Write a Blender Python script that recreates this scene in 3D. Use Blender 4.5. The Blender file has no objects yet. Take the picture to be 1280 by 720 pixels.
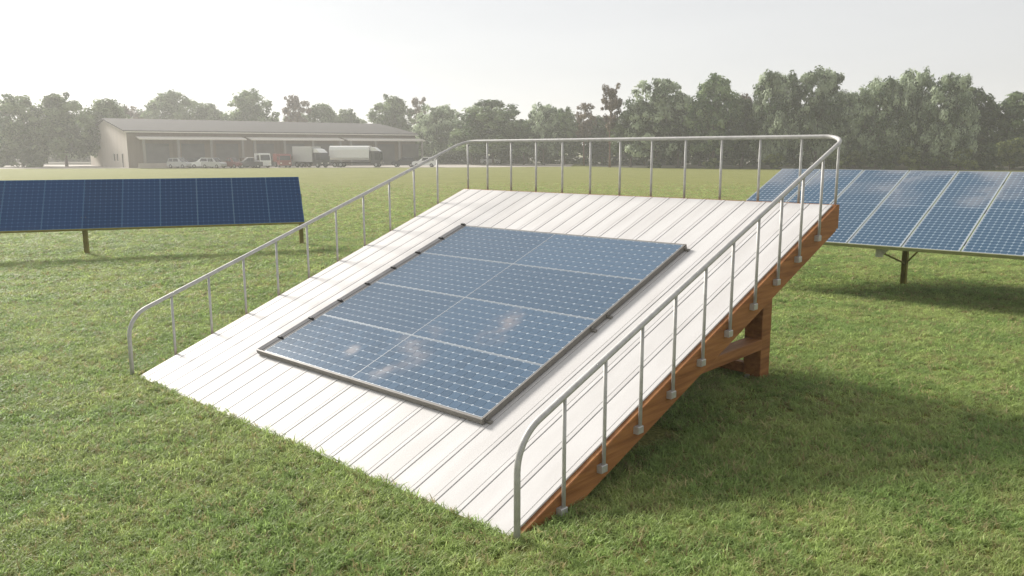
import bpy, math, random
import numpy as np
from mathutils import Vector, Matrix

# ------------------------------------------------------------------ scene, camera, light
S = bpy.context.scene
COL = S.collection
R = math.radians
PI = math.pi

cam_d = bpy.data.cameras.new('camera')
cam = bpy.data.objects.new('camera', cam_d)
COL.objects.link(cam)
cam_d.sensor_width = 36
cam_d.lens = 28.381
cam_d.clip_start = 0.1
cam_d.clip_end = 6000
cr = Vector((0.9999979, -0.00034585, -0.00203558))
cu = Vector((0.00206475, 0.16750158, 0.98586964))
cb = Vector((0.0, -0.98587175, 0.16750194))
m = Matrix((cr, cu, cb)).transposed().to_4x4()
m.translation = (0, 0, 3.2)
cam.matrix_world = m
S.camera = cam

SUN_EL = R(29)
SUN_DIR = Vector((-0.713, 0.702, 0)).normalized()          # horizontal direction towards the sun
w = bpy.data.worlds.new('World')
S.world = w
w.use_nodes = True
nt = w.node_tree
bg = nt.nodes['Background']
sky = nt.nodes.new('ShaderNodeTexSky')
sky.sky_type = 'NISHITA'
sky.sun_disc = False
sky.sun_elevation = SUN_EL
sky.sun_rotation = math.atan2(SUN_DIR.x, SUN_DIR.y)
sky.air_density = 1.0
sky.dust_density = 0.5
sky.ozone_density = 1.0
hs = nt.nodes.new('ShaderNodeHueSaturation')
hs.inputs['Saturation'].default_value = 0.30
nt.links.new(sky.outputs[0], hs.inputs['Color'])
veil = nt.nodes.new('ShaderNodeMix'); veil.data_type = 'RGBA'           # even high haze over the whole sky
veil.inputs['Factor'].default_value = .66
veil.inputs['B'].default_value = (5.45, 5.3, 5.22, 1)
nt.links.new(hs.outputs[0], veil.inputs['A'])
stc = nt.nodes.new('ShaderNodeTexCoord'); smp = nt.nodes.new('ShaderNodeMapping'); smp.inputs['Scale'].default_value = (1.2, 1.2, 6)
snz = nt.nodes.new('ShaderNodeTexNoise'); snz.inputs['Scale'].default_value = 2.2; snz.inputs['Detail'].default_value = 6; snz.inputs['Roughness'].default_value = .6
nt.links.new(stc.outputs['Generated'], smp.inputs['Vector']); nt.links.new(smp.outputs[0], snz.inputs['Vector'])
srp = nt.nodes.new('ShaderNodeValToRGB')                                     # faint streaky cloud in the veil
srp.color_ramp.elements[0].position = .3; srp.color_ramp.elements[1].position = .7
srp.color_ramp.elements[0].color = (.90, .90, .91, 1); srp.color_ramp.elements[1].color = (1, 1, 1, 1)
nt.links.new(snz.outputs['Fac'], srp.inputs['Fac'])
smx = nt.nodes.new('ShaderNodeMix'); smx.data_type = 'RGBA'; smx.blend_type = 'MULTIPLY'; smx.inputs['Factor'].default_value = 1
smx.inputs['A'].default_value = (5.55, 5.48, 5.44, 1); nt.links.new(srp.outputs[0], smx.inputs['B']); nt.links.new(smx.outputs['Result'], veil.inputs['B'])
nt.links.new(veil.outputs['Result'], bg.inputs['Color'])
bg.inputs['Strength'].default_value = 0.072

sd = bpy.data.lights.new('sun', 'SUN')
sd.energy = 3.3
sd.angle = R(13)
sd.color = (1.0, 0.95, 0.88)
sun = bpy.data.objects.new('sun', sd)
COL.objects.link(sun)
to_sun = Vector((SUN_DIR.x * math.cos(SUN_EL), SUN_DIR.y * math.cos(SUN_EL), math.sin(SUN_EL)))
sun.rotation_euler = to_sun.to_track_quat('Z', 'Y').to_euler()

S.view_settings.view_transform = 'Standard'
S.view_settings.look = 'None'
S.view_settings.exposure = 1.03
S.view_settings.gamma = 1.0
S.cycles.use_denoising = True
S.cycles.max_bounces = 8
S.cycles.volume_bounces = 1
S.cycles.transparent_max_bounces = 8
S.cycles.sample_clamp_indirect = 6

# ------------------------------------------------------------------ helpers
class MB:
    """collects polygons for one mesh"""
    def __init__(s): s.v = []; s.f = []
    def add(s, vs, fs):
        o = len(s.v); s.v += [tuple(p) for p in vs]; s.f += [tuple(i + o for i in q) for q in fs]
        return s
    def box(s, x0, x1, y0, y1, z0, z1, M=None):
        vs = [(x, y, z) for z in (z0, z1) for y in (y0, y1) for x in (x0, x1)]
        if M: vs = [M(p) for p in vs]
        return s.add(vs, [(0, 2, 3, 1), (4, 5, 7, 6), (0, 1, 5, 4), (2, 6, 7, 3), (0, 4, 6, 2), (1, 3, 7, 5)])
    def cbox(s, x0, x1, y0, y1, z0, z1, c, M=None):
        """box with chamfered long edges (length along its longest side)"""
        d = (x1 - x0, y1 - y0, z1 - z0); k = d.index(max(d))
        lo = [x0, y0, z0]; hi = [x1, y1, z1]
        a, b = [i for i in range(3) if i != k]
        prof = [(lo[a] + c, lo[b]), (hi[a] - c, lo[b]), (hi[a], lo[b] + c), (hi[a], hi[b] - c), (hi[a] - c, hi[b]), (lo[a] + c, hi[b]), (lo[a], hi[b] - c), (lo[a], lo[b] + c)]
        vs = []
        for e in (lo[k], hi[k]):
            for p in prof:
                q = [0, 0, 0]; q[a], q[b], q[k] = p[0], p[1], e
                vs.append(M(q) if M else q)
        n = len(prof)
        fs = [tuple(range(n)), tuple(range(2 * n - 1, n - 1, -1))] + [(i, n + i, n + (i + 1) % n, (i + 1) % n) for i in range(n)]
        return s.add(vs, fs)
    def prism(s, prof, y0, y1, M=None):
        """profile in (x,z) extruded along y"""
        n = len(prof)
        vs = [(p[0], y, p[1]) for y in (y0, y1) for p in prof]
        if M: vs = [M(q) for q in vs]
        return s.add(vs, [tuple(range(n)), tuple(range(2 * n - 1, n - 1, -1))] + [(i, n + i, n + (i + 1) % n, (i + 1) % n) for i in range(n)])
    def tube(s, pts, r, n=12, cap=True):
        pts = [Vector(p) for p in pts]; rings = []
        rr = r if isinstance(r, (list, tuple)) else [r] * len(pts)
        ref = None
        for i, p in enumerate(pts):
            t = (pts[min(i + 1, len(pts) - 1)] - pts[max(i - 1, 0)]).normalized()
            if ref is None:
                ref = Vector((1, 0, 0)) if abs(t.x) < .9 else Vector((0, 1, 0))
            a = (ref - t * ref.dot(t)).normalized(); b = t.cross(a); ref = a
            rings.append([p + (a * math.cos(2 * PI * k / n) + b * math.sin(2 * PI * k / n)) * rr[i] for k in range(n)])
        vs = [q for g in rings for q in g]; fs = []
        for i in range(len(pts) - 1):
            for k in range(n):
                k2 = (k + 1) % n
                fs.append((i * n + k, i * n + k2, (i + 1) * n + k2, (i + 1) * n + k))
        if cap: fs += [tuple(range(n - 1, -1, -1)), tuple((len(pts) - 1) * n + k for k in range(n))]
        return s.add(vs, fs)
    def mesh(s, name, mat, smooth=False):
        me = bpy.data.meshes.new(name); me.from_pydata(s.v, [], s.f)
        for x in (mat if isinstance(mat, list) else [mat]): me.materials.append(x)
        if smooth:
            me.polygons.foreach_set('use_smooth', [len(p.vertices) == 4 for p in me.polygons])
        me.validate(); me.update()
        import bmesh
        b = bmesh.new(); b.from_mesh(me); bmesh.ops.recalc_face_normals(b, faces=b.faces); b.to_mesh(me); b.free()
        return me
    def build(s, name, mat, parent=None, smooth=False, loc=None):
        return link(name, s.mesh(name, mat, smooth), parent, loc)

def link(name, me, parent=None, loc=None):
    o = bpy.data.objects.new(name, me); COL.objects.link(o)
    if parent: o.parent = parent
    if loc: o.location = loc
    return o

def tag(o, label=None, cat=None, group=None, kind=None):
    if label: o['label'] = label
    if cat: o['category'] = cat
    if group: o['group'] = group
    if kind: o['kind'] = kind
    return o

def empty(name, loc, rz, label, cat, group=None):
    o = bpy.data.objects.new(name, None); COL.objects.link(o)
    o.empty_display_size = .3
    o.location = loc; o.rotation_euler = (0, 0, rz)
    return tag(o, label, cat, group)

def copy_tree(o, parent=None):
    c = o.copy(); COL.objects.link(c); c.parent = parent
    for ch in list(o.children): copy_tree(ch, c)
    return c

# ------------------------------------------------------------------ materials
def mat(name, base, rough=.6, metal=0., spec=.5, var=0., scale=6., stretch=(1, 1, 1), bump=0., bscale=None, col2=None, contrast=(.35, .65), objvar=0.):
    """principled material whose colour wanders between two tones with noise in object space"""
    M = bpy.data.materials.new(name); M.use_nodes = True
    t = M.node_tree; p = t.nodes['Principled BSDF']
    p.inputs['Roughness'].default_value = rough
    p.inputs['Metallic'].default_value = metal
    p.inputs['Specular IOR Level'].default_value = spec
    tc = t.nodes.new('ShaderNodeTexCoord'); mp = t.nodes.new('ShaderNodeMapping')
    mp.inputs['Scale'].default_value = stretch
    t.links.new(tc.outputs['Object'], mp.inputs['Vector'])
    nz = t.nodes.new('ShaderNodeTexNoise'); nz.inputs['Scale'].default_value = scale; nz.inputs['Detail'].default_value = 6
    t.links.new(mp.outputs[0], nz.inputs['Vector'])
    rp = t.nodes.new('ShaderNodeValToRGB')
    c2 = col2 or tuple(max(0, c * (1 - var)) for c in base)
    rp.color_ramp.elements[0].position = contrast[0]; rp.color_ramp.elements[1].position = contrast[1]
    rp.color_ramp.elements[0].color = (*c2, 1); rp.color_ramp.elements[1].color = (*base, 1)
    t.links.new(nz.outputs['Fac'], rp.inputs['Fac'])
    last = rp.outputs[0]
    if objvar:
        oi = t.nodes.new('ShaderNodeObjectInfo'); h = t.nodes.new('ShaderNodeHueSaturation')
        mr = t.nodes.new('ShaderNodeMapRange'); mr.inputs['To Min'].default_value = 1 - objvar; mr.inputs['To Max'].default_value = 1 + objvar
        t.links.new(oi.outputs['Random'], mr.inputs['Value']); t.links.new(mr.outputs[0], h.inputs['Value'])
        t.links.new(last, h.inputs['Color']); last = h.outputs[0]
    t.links.new(last, p.inputs['Base Color'])
    if bump:
        n2 = t.nodes.new('ShaderNodeTexNoise'); n2.inputs['Scale'].default_value = bscale or scale * 4; n2.inputs['Detail'].default_value = 5
        t.links.new(mp.outputs[0], n2.inputs['Vector'])
        b = t.nodes.new('ShaderNodeBump'); b.inputs['Strength'].default_value = bump; b.inputs['Distance'].default_value = .02
        t.links.new(n2.outputs['Fac'], b.inputs['Height']); t.links.new(b.outputs[0], p.inputs['Normal'])
    return M

def leaf_mat(name, c1, c2, trans=.35, scale=.35, objvar=.2, rough=.55, sprays=False):
    M = bpy.data.materials.new(name); M.use_nodes = True
    t = M.node_tree; p = t.nodes['Principled BSDF']; out = t.nodes['Material Output']
    p.inputs['Roughness'].default_value = rough; p.inputs['Specular IOR Level'].default_value = .3
    tc = t.nodes.new('ShaderNodeTexCoord'); nz = t.nodes.new('ShaderNodeTexNoise'); nz.inputs['Scale'].default_value = scale; nz.inputs['Detail'].default_value = 4
    ge = t.nodes.new('ShaderNodeNewGeometry')
    t.links.new(tc.outputs['Object'] if sprays else ge.outputs['Position'], nz.inputs['Vector'])
    rp = t.nodes.new('ShaderNodeValToRGB'); rp.color_ramp.elements[0].position = .42; rp.color_ramp.elements[1].position = .60
    rp.color_ramp.elements[0].color = (*c1, 1); rp.color_ramp.elements[1].color = (*c2, 1)
    if sprays:                                                   # each spray of leaves has its own tone
        at = t.nodes.new('ShaderNodeAttribute'); at.attribute_name = 'tone'
        av = t.nodes.new('ShaderNodeMix'); av.inputs['Factor'].default_value = .55
        t.links.new(nz.outputs['Fac'], av.inputs['A']); t.links.new(at.outputs['Fac'], av.inputs['B']); t.links.new(av.outputs['Result'], rp.inputs['Fac'])
    else: t.links.new(nz.outputs['Fac'], rp.inputs['Fac'])
    oi = t.nodes.new('ShaderNodeObjectInfo'); h = t.nodes.new('ShaderNodeHueSaturation')
    mr = t.nodes.new('ShaderNodeMapRange'); mr.inputs['To Min'].default_value = 1 - objvar; mr.inputs['To Max'].default_value = 1 + objvar
    t.links.new(oi.outputs['Random'], mr.inputs['Value']); t.links.new(mr.outputs[0], h.inputs['Value']); t.links.new(rp.outputs[0], h.inputs['Color'])
    tr = t.nodes.new('ShaderNodeBsdfTranslucent'); mx = t.nodes.new('ShaderNodeMixShader'); mx.inputs['Fac'].default_value = trans
    t.links.new(h.outputs[0], p.inputs['Base Color']); t.links.new(h.outputs[0], tr.inputs['Color'])
    t.links.new(p.outputs[0], mx.inputs[1]); t.links.new(tr.outputs[0], mx.inputs[2]); t.links.new(mx.outputs[0], out.inputs['Surface'])
    return M

M_deck = mat('white_painted_sheet', (.60, .588, .574), .6, 0, .3, col2=(.54, .524, .508), scale=1.3, stretch=(3, .6, 1), bump=.03, bscale=30, objvar=.02)
M_strip = mat('white_cover_strip', (.60, .588, .574), .6, 0, .3, col2=(.54, .524, .508), scale=2, objvar=.03)
M_under = mat('pale_underlay', (.60, .585, .57), .8, var=.2)
M_wood = mat('stained_timber', (.38, .172, .06), .6, 0, .2, col2=(.20, .08, .028), scale=2.2, stretch=(6, .6, 9), bump=.25, bscale=9, contrast=(.3, .7), objvar=.08)
M_rail = mat('galvanised_tube', (.51, .50, .485), .55, .15, .4, var=.18, scale=14)
M_zinc = mat('zinc_fitting', (.55, .54, .52), .45, .5, .5, var=.2, scale=20)
M_alu = mat('anodised_frame', (.21, .195, .175), .5, .1, .4, var=.15, scale=8)
M_white_alu = mat('pale_module_frame', (.45, .49, .53), .4, .2, .5, var=.1, scale=8)
M_tray = mat('dull_grey_tray', (.17, .17, .175), .9, 0, .15, var=.2, scale=5)
M_black = mat('matt_black', (.02, .02, .022), .7, var=.3)
M_steel_post = mat('olive_steel_post', (.30, .26, .06), .7, 0, .2, var=.3, scale=5)

def cell_mat(name, base, refl_tint, refl_amt, scale, lo, hi, rough=.12, off=(0, 0, 0), stretch=(1, 1, 1), spec=.5, zgrad=None, cloud_refl=()):
    """dark silicon under glass with pale cloud reflections painted into its colour"""
    M = bpy.data.materials.new(name); M.use_nodes = True
    t = M.node_tree; p = t.nodes['Principled BSDF']
    p.inputs['Specular IOR Level'].default_value = spec
    tc = t.nodes.new('ShaderNodeNewGeometry'); mp = t.nodes.new('ShaderNodeMapping'); mp.inputs['Location'].default_value = off; mp.inputs['Scale'].default_value = stretch
    t.links.new(tc.outputs['Position'], mp.inputs['Vector'])
    nz = t.nodes.new('ShaderNodeTexNoise'); nz.inputs['Scale'].default_value = scale; nz.inputs['Detail'].default_value = 3
    t.links.new(mp.outputs[0], nz.inputs['Vector'])
    mr = t.nodes.new('ShaderNodeMapRange'); mr.interpolation_type = 'SMOOTHSTEP'
    mr.inputs['From Min'].default_value = lo; mr.inputs['From Max'].default_value = hi; mr.inputs['To Max'].default_value = refl_amt
    if zgrad:                                                    # painted reflection grows stronger towards the upper edge
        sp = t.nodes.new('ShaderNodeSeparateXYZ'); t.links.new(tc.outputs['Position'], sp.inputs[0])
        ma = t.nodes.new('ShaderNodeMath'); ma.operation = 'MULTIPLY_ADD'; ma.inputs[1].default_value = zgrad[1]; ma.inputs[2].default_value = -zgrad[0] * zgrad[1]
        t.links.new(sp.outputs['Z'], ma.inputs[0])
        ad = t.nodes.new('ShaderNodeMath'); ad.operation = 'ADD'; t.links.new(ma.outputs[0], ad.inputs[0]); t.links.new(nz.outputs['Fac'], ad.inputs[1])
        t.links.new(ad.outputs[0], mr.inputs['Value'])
    else: t.links.new(nz.outputs['Fac'], mr.inputs['Value'])
    oi = t.nodes.new('ShaderNodeObjectInfo'); h = t.nodes.new('ShaderNodeHueSaturation'); h.inputs['Color'].default_value = (*base, 1)
    m2 = t.nodes.new('ShaderNodeMapRange'); m2.inputs['To Min'].default_value = .9; m2.inputs['To Max'].default_value = 1.1
    t.links.new(oi.outputs['Random'], m2.inputs['Value']); t.links.new(m2.outputs[0], h.inputs['Value'])
    mx = t.nodes.new('ShaderNodeMix'); mx.data_type = 'RGBA'; mx.inputs['B'].default_value = (*refl_tint, 1)
    t.links.new(mr.outputs[0], mx.inputs['Factor']); t.links.new(h.outputs[0], mx.inputs['A'])
    t.links.new(mx.outputs['Result'], p.inputs['Base Color'])
    if cloud_refl:                                                   # painted cloud reflections keep to a few spots of the glass
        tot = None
        for c, rad in cloud_refl:
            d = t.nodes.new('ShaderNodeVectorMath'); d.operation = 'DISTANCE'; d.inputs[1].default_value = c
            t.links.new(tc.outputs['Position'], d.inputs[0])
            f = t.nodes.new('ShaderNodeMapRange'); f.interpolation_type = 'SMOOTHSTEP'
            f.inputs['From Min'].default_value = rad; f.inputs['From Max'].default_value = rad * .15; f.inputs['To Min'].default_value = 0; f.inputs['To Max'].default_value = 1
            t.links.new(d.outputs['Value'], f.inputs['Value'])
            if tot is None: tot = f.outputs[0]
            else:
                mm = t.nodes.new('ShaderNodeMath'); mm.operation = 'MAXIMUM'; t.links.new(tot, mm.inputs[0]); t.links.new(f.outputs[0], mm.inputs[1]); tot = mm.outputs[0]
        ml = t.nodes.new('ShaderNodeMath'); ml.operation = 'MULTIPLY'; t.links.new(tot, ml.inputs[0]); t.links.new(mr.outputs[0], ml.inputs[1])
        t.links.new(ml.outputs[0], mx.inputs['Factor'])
    m3 = t.nodes.new('ShaderNodeMapRange'); m3.inputs['To Min'].default_value = rough; m3.inputs['To Max'].default_value = .55
    t.links.new(mx.inputs['Factor'].links[0].from_socket, m3.inputs['Value']); t.links.new(m3.outputs[0], p.inputs['Roughness'])
    return M
M_cell = cell_mat('sky_tinted_cell', (.072, .122, .185), (.33, .28, .27), .62, 1.7, .38, .66, .19, cloud_refl=[((-1.39, 9.75, .67), .52), ((-1.19, 10.19, .84), .42), ((-1.62, 9.61, .57), .36), ((0, 9.89, 1.06), .44), ((-.2, 9.69, .96), .36), ((.15, 10.07, 1.15), .36), ((-2.13, 10.28, .63), .20)])  # light base and pinkish spots stand in for reflected sky and cloud
M_back = mat('white_backsheet', (.46, .53, .60), .3, 0, .5, var=.08)
M_cell_l = cell_mat('deep_blue_cell', (.003, .042, .135), (.1, .12, .18), .1, .4, .6, .8, .3, spec=.12)
M_back_l = mat('blue_grey_backsheet', (.05, .145, .28), .5, 0, .2, var=.08)
M_cell_r = cell_mat('mid_blue_cell', (.022, .072, .130), (.33, .32, .33), .6, .55, .46, .72, .16, zgrad=(2.15, .28), off=(13.3, 4.2, 0), stretch=(1, 1, 1))  # pale tint in the colour imitates cloud mirrored in the glass
M_back_r = mat('pale_blue_backsheet', (.34, .42, .49), .3, var=.08)

# ------------------------------------------------------------------ ground
rng = np.random.default_rng(7)
def lawn_material():
    M = bpy.data.materials.new('lawn_turf'); M.use_nodes = True
    t = M.node_tree; p = t.nodes['Principled BSDF']; p.inputs['Roughness'].default_value = .9; p.inputs['Specular IOR Level'].default_value = .1
    g = t.nodes.new('ShaderNodeNewGeometry')
    n1 = t.nodes.new('ShaderNodeTexNoise'); n1.inputs['Scale'].default_value = .35; n1.inputs['Detail'].default_value = 8; n1.inputs['Roughness'].default_value = .7
    n2 = t.nodes.new('ShaderNodeTexNoise'); n2.inputs['Scale'].default_value = 22; n2.inputs['Detail'].default_value = 4
    t.links.new(g.outputs['Position'], n1.inputs['Vector']); t.links.new(g.outputs['Position'], n2.inputs['Vector'])
    r1 = t.nodes.new('ShaderNodeValToRGB'); r1.color_ramp.elements[0].position = .3; r1.color_ramp.elements[1].position = .7
    r1.color_ramp.elements[0].color = (.185, .205, .05, 1); r1.color_ramp.elements[1].color = (.28, .275, .095, 1)
    t.links.new(n1.outputs['Fac'], r1.inputs['Fac'])
    r2 = t.nodes.new('ShaderNodeValToRGB'); r2.color_ramp.elements[0].position = .35; r2.color_ramp.elements[1].position = .65
    r2.color_ramp.elements[0].color = (.55, .55, .55, 1); r2.color_ramp.elements[1].color = (1.1, 1.1, 1.1, 1)
    t.links.new(n2.outputs['Fac'], r2.inputs['Fac'])
    mx = t.nodes.new('ShaderNodeMix'); mx.data_type = 'RGBA'; mx.blend_type = 'MULTIPLY'; mx.inputs['Factor'].default_value = 1
    t.links.new(r1.outputs[0], mx.inputs['A']); t.links.new(r2.outputs[0], mx.inputs['B']); t.links.new(mx.outputs['Result'], p.inputs['Base Color'])
    b = t.nodes.new('ShaderNodeBump'); b.inputs['Strength'].default_value = .6; b.inputs['Distance'].default_value = .04
    t.links.new(n2.outputs['Fac'], b.inputs['Height']); t.links.new(b.outputs[0], p.inputs['Normal'])
    return M
M_lawn = lawn_material()
G = 1500
tag(MB().add([(-G, -120, 0), (G, -120, 0), (G, G, 0), (-G, G, 0)], [(0, 1, 2, 3)]).build('lawn', M_lawn), kind='structure')
M_conc = mat('pale_concrete', (.42, .38, .33), .85, var=.2, scale=.25)
ap = MB().add([(-190, 154.5, .02), (-9, 160.5, .02), (12, 166, .02), (16, 205, .02), (-190, 205, .02)], [(0, 1, 2, 3, 4)])
tag(ap.build('concrete_yard', M_conc), kind='structure')

M_floor = mat('leaf_litter', (.075, .07, .035), .95, var=.4, scale=.6)
ff = MB().add([(16.1, 166, .024), (24, 152, .024), (42, 140.5, .024), (60, 133, .024), (80, 128, .024), (420, 120, .024), (420, 420, .024), (-420, 420, .024), (-420, 206, .024), (16.1, 206, .024)], [tuple(range(10))])
tag(ff.build('forest_floor', M_floor), kind='structure')

# ------------------------------------------------------------------ ramp
TH = -0.742968; AL = R(20.497)
W, L = 7.3105, 7.0114
CA, SA = math.cos(AL), math.sin(AL)
RAMP = (-5.39522669, 11.27762397, 0)
def D(u, v, n=0.0): return (u, v * CA - n * SA, v * SA + n * CA)          # deck plane -> local
Dm = lambda q: D(*q)
ramp = empty('sloped_platform', RAMP, TH, 'large sloped white platform on brown timber beams with grey railings, standing on the lawn', 'ramp')

RIB = .3240; RIB0 = 7.262 - .0
ribs = [7.275 - RIB * k for k in range(23)]
ribs = [r for r in ribs if r > .02]
CW = .027                                                                    # half width of a cover strip
GP = .0062                                                                    # groove either side
def prof_board(x0, x1, y0, y1, top):
    c = .004
    mb = MB()
    prof = [(x0, -.012), (x1, -.012), (x1, top - c), (x1 - c, top), (x0 + c, top), (x0, top - c)]
    n = len(prof)
    vs = [D(p[0], y, p[1]) for y in (y0, y1) for p in prof]
    return mb.add(vs, [tuple(range(n)), tuple(range(2 * n - 1, n - 1, -1))] + [(i, n + i, n + (i + 1) % n, (i + 1) % n) for i in range(n)])
random.seed(3)
edges = sorted(ribs)
prev = 0.0
for r in edges:
    prof_board(prev, r - CW - GP, 0.0 + random.uniform(-.004, .004), L, random.uniform(-.0012, .0012)).build('deck_board', M_deck, ramp)
    prof_board(r - CW, r + CW, 0.0, L - .002, .0035).build('cover_strip', M_strip, ramp)
    prev = r + CW + GP
if W - prev > .004:
    prof_board(prev, W, 0, L, 0).build('deck_board', M_deck, ramp)
MB().box(.02, W - .02, .06, L - .02, -.05, -.013, Dm).build('underlay', M_under, ramp)

BD = .37 * CA
def beam(u0, u1, v0=-.05, v1=L + .03, top=-.018):
    # sloping beam whose upper end is cut plumb and whose toe is buried in the grass
    zt0, zt1 = (v0 * SA + top * CA), (v1 * SA + top * CA)
    y0, y1 = v0 * CA, v1 * CA
    c = .008
    poly = [(y0, zt0 - .275), (y0, zt0), (y1, zt1), (y1, zt1 - .352)]
    vs = []
    for x, dx in ((u0, 0), (u0 + c, 1), (u1 - c, 1), (u1, 0)):
        for (y, z) in poly:
            vs.append((x, y, z + (0 if dx else -c)) if z > -1 and (y, z) in (poly[1], poly[2]) else (x, y, z))
    fs = []
    for k in range(3):
        for i in range(4):
            j = (i + 1) % 4
            fs.append((k * 4 + i, k * 4 + j, (k + 1) * 4 + j, (k + 1) * 4 + i))
    fs += [(3, 2, 1, 0), (12, 13, 14, 15)]
    return MB().add(vs, fs)
tag(beam(W - .095, W + .05).build('side_beam', M_wood, ramp))
tag(beam(-.05, .085).build('side_beam', M_wood, ramp))
for u in (1.85, 3.65, 5.45):
    MB().box(u - .05, u + .05, .75, L - .1, -.30, -.052, Dm).build('joist', M_wood, ramp)
bb = MB(); zt = L * SA
bb.cbox(-.05, W + .05, L * CA + .032, L * CA + .10, zt - .33, zt + .002, .006)
bb.build('back_beam', M_wood, ramp)
MB().cbox(.086, W - .096, -.055, -.006, -.2, -.004, .004).build('toe_board', M_wood, ramp)
# supports: tall rear legs, ties at mid height, a sill on the ground, short front legs
for u0, u1 in ((6.45, 6.715), (.45, .715)):
    top = 5.85 * math.tan(AL) - .06
    MB().cbox(u0, u1, 5.84, 6.12, -.1, top, .008).build('support_leg', M_wood, ramp)
    MB().cbox(u0 + .03, u1 + .006, 2.30, 5.838, .43, .585, .008).build('tie_beam', M_wood, ramp)
    MB().cbox(u0 + .02, u1 + .04, 2.33, 2.58, -.1, .72, .008).build('support_leg', M_wood, ramp)
MB().cbox(.717, 6.448, 5.86, 5.98, .055, .205, .006).build('ground_sill', M_wood, ramp)
MB().cbox(.08, W - .1, 5.72, 5.835, 1.98 - .20, 1.98 - .06, .006).build('header_beam', M_wood, ramp)
MB().box(6.50, 6.56, 5.80, 5.84, 0, .05).build('foot_plate', M_zinc, ramp)

# handrail: one bent tube all round
HR = .892; RU = W + .085; LU = -.06; BV = L + .11
def fillet(pts, rad, n=8):
    pts = [Vector(p) for p in pts]; out = [pts[0]]
    for i in range(1, len(pts) - 1):
        a, b, c = pts[i - 1], pts[i], pts[i + 1]
        d1 = (a - b).normalized(); d2 = (c - b).normalized(); ang = d1.angle(d2); rr = rad[i - 1]
        t = rr / math.tan(ang / 2)
        ctr = b + (d1 + d2).normalized() * (rr / math.sin(ang / 2))
        p0 = b + d1 * t; p1 = b + d2 * t
        x = (p0 - ctr); y = (p1 - ctr); th = x.angle(y)
        for k in range(n + 1):
            f = k / n
            out.append(ctr + (x * math.sin((1 - f) * th) + y * math.sin(f * th)) / math.sin(th))
    out.append(pts[-1]); return out
def Dz(u, v, h): p = D(u, v); return (p[0], p[1], p[2] + h)
path = fillet([(RU, -.02, -.1), Dz(RU, -.02, HR), Dz(RU, BV, HR), Dz(LU, BV, HR), Dz(LU, -.06, HR), (LU, -.06, -.1)], [.42, .30, .30, .42], 10)
MB().tube(path, .029, 14).build('handrail', M_rail, ramp, True)
post_r = .0185
def rail_post(u, v, zb, side):
    p = D(u, v); zt_ = p[2] + HR - .012
    o = MB().tube([(p[0], p[1], p[2] + zb), (p[0], p[1], zt_)], post_r, 10).build('rail_post', M_rail, ramp, True)
    q = MB()
    z = p[2] + zb
    if side == 'r':   q.cbox(p[0] - .038, p[0] + .026, p[1] - .062, p[1] + .026, z - .035, z + .04, .006)
    elif side == 'l': q.cbox(p[0] - .026, p[0] + .012, p[1] - .062, p[1] + .026, z - .035, z + .04, .006)
    else:             q.cbox(p[0] - .026, p[0] + .026, p[1] - .05, p[1] + .024, z - .01, z + .03, .006)
    q.build('clamp', M_zinc, o)
for i in range(1, 11):
    v = i / 11 * .9924 * L
    rail_post(RU, v, -.165, 'r')
    rail_post(LU, v, -.165, 'l')
for i in range(13):
    u = LU + .0 + (RU - LU) * i / 12
    if i == 0: u = .02
    if i == 12: u = W - .01
    rail_post(u, BV, -.12, 'b')

# ------------------------------------------------------------------ solar array lying on the ramp
AU, AV = 1.54, 1.148
arr = empty('roof_solar_array', Vector(RAMP) + Matrix.Rotation(TH, 3, 'Z') @ Vector(D(AU, AV)), TH,
            'large greyish blue solar array of four wide rows fixed on the white sloped deck', 'solar panel')
Z0, Z1 = .028, .074                                                           # underside and top of the frames above the deck
CS = .1312                                                                     # cell pitch
U0 = .155                                                                      # modules start right of the side tray
ROW = 1.046
def cell_mesh(name, pitch_u, pitch_v, gap, ch, z, mapf, material):
    a, b = pitch_u / 2 - gap * .7, pitch_v / 2 - gap * 1.5
    prof = [(-a + ch, -b), (a - ch, -b), (a, -b + ch), (a, b - ch), (a - ch, b), (-a + ch, b), (-a, b - ch), (-a, -b + ch)]
    vs = [mapf((x, y, z)) for x, y in prof] + [mapf((x, y, z - .0015)) for x, y in prof]
    return MB().add(vs, [tuple(range(8))] + [(i, 8 + i, 8 + (i + 1) % 8, (i + 1) % 8) for i in range(8)]).mesh(name, material)
Lm = lambda q: D(q[0], q[1], q[2])
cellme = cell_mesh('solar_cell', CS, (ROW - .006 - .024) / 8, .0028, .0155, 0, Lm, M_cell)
def cells_joined(n, mcols, mrows, x0, y0, pu, pv, gap, ch, z, mapf):
    a, b = pu / 2 - gap * .7, pv / 2 - gap * 1.5
    prof = [(-a + ch, -b), (a - ch, -b), (a, -b + ch), (a, b - ch), (a - ch, b), (-a + ch, b), (-a, b - ch), (-a, -b + ch)]
    mb = MB()
    for i in range(mcols):
        for j in range(mrows):
            cx, cy = x0 + (i + .5) * pu, y0 + (j + .5) * pv
            mb.add([mapf((cx + x, cy + y, z)) for x, y in prof], [tuple(range(8))])
    return mb
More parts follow.
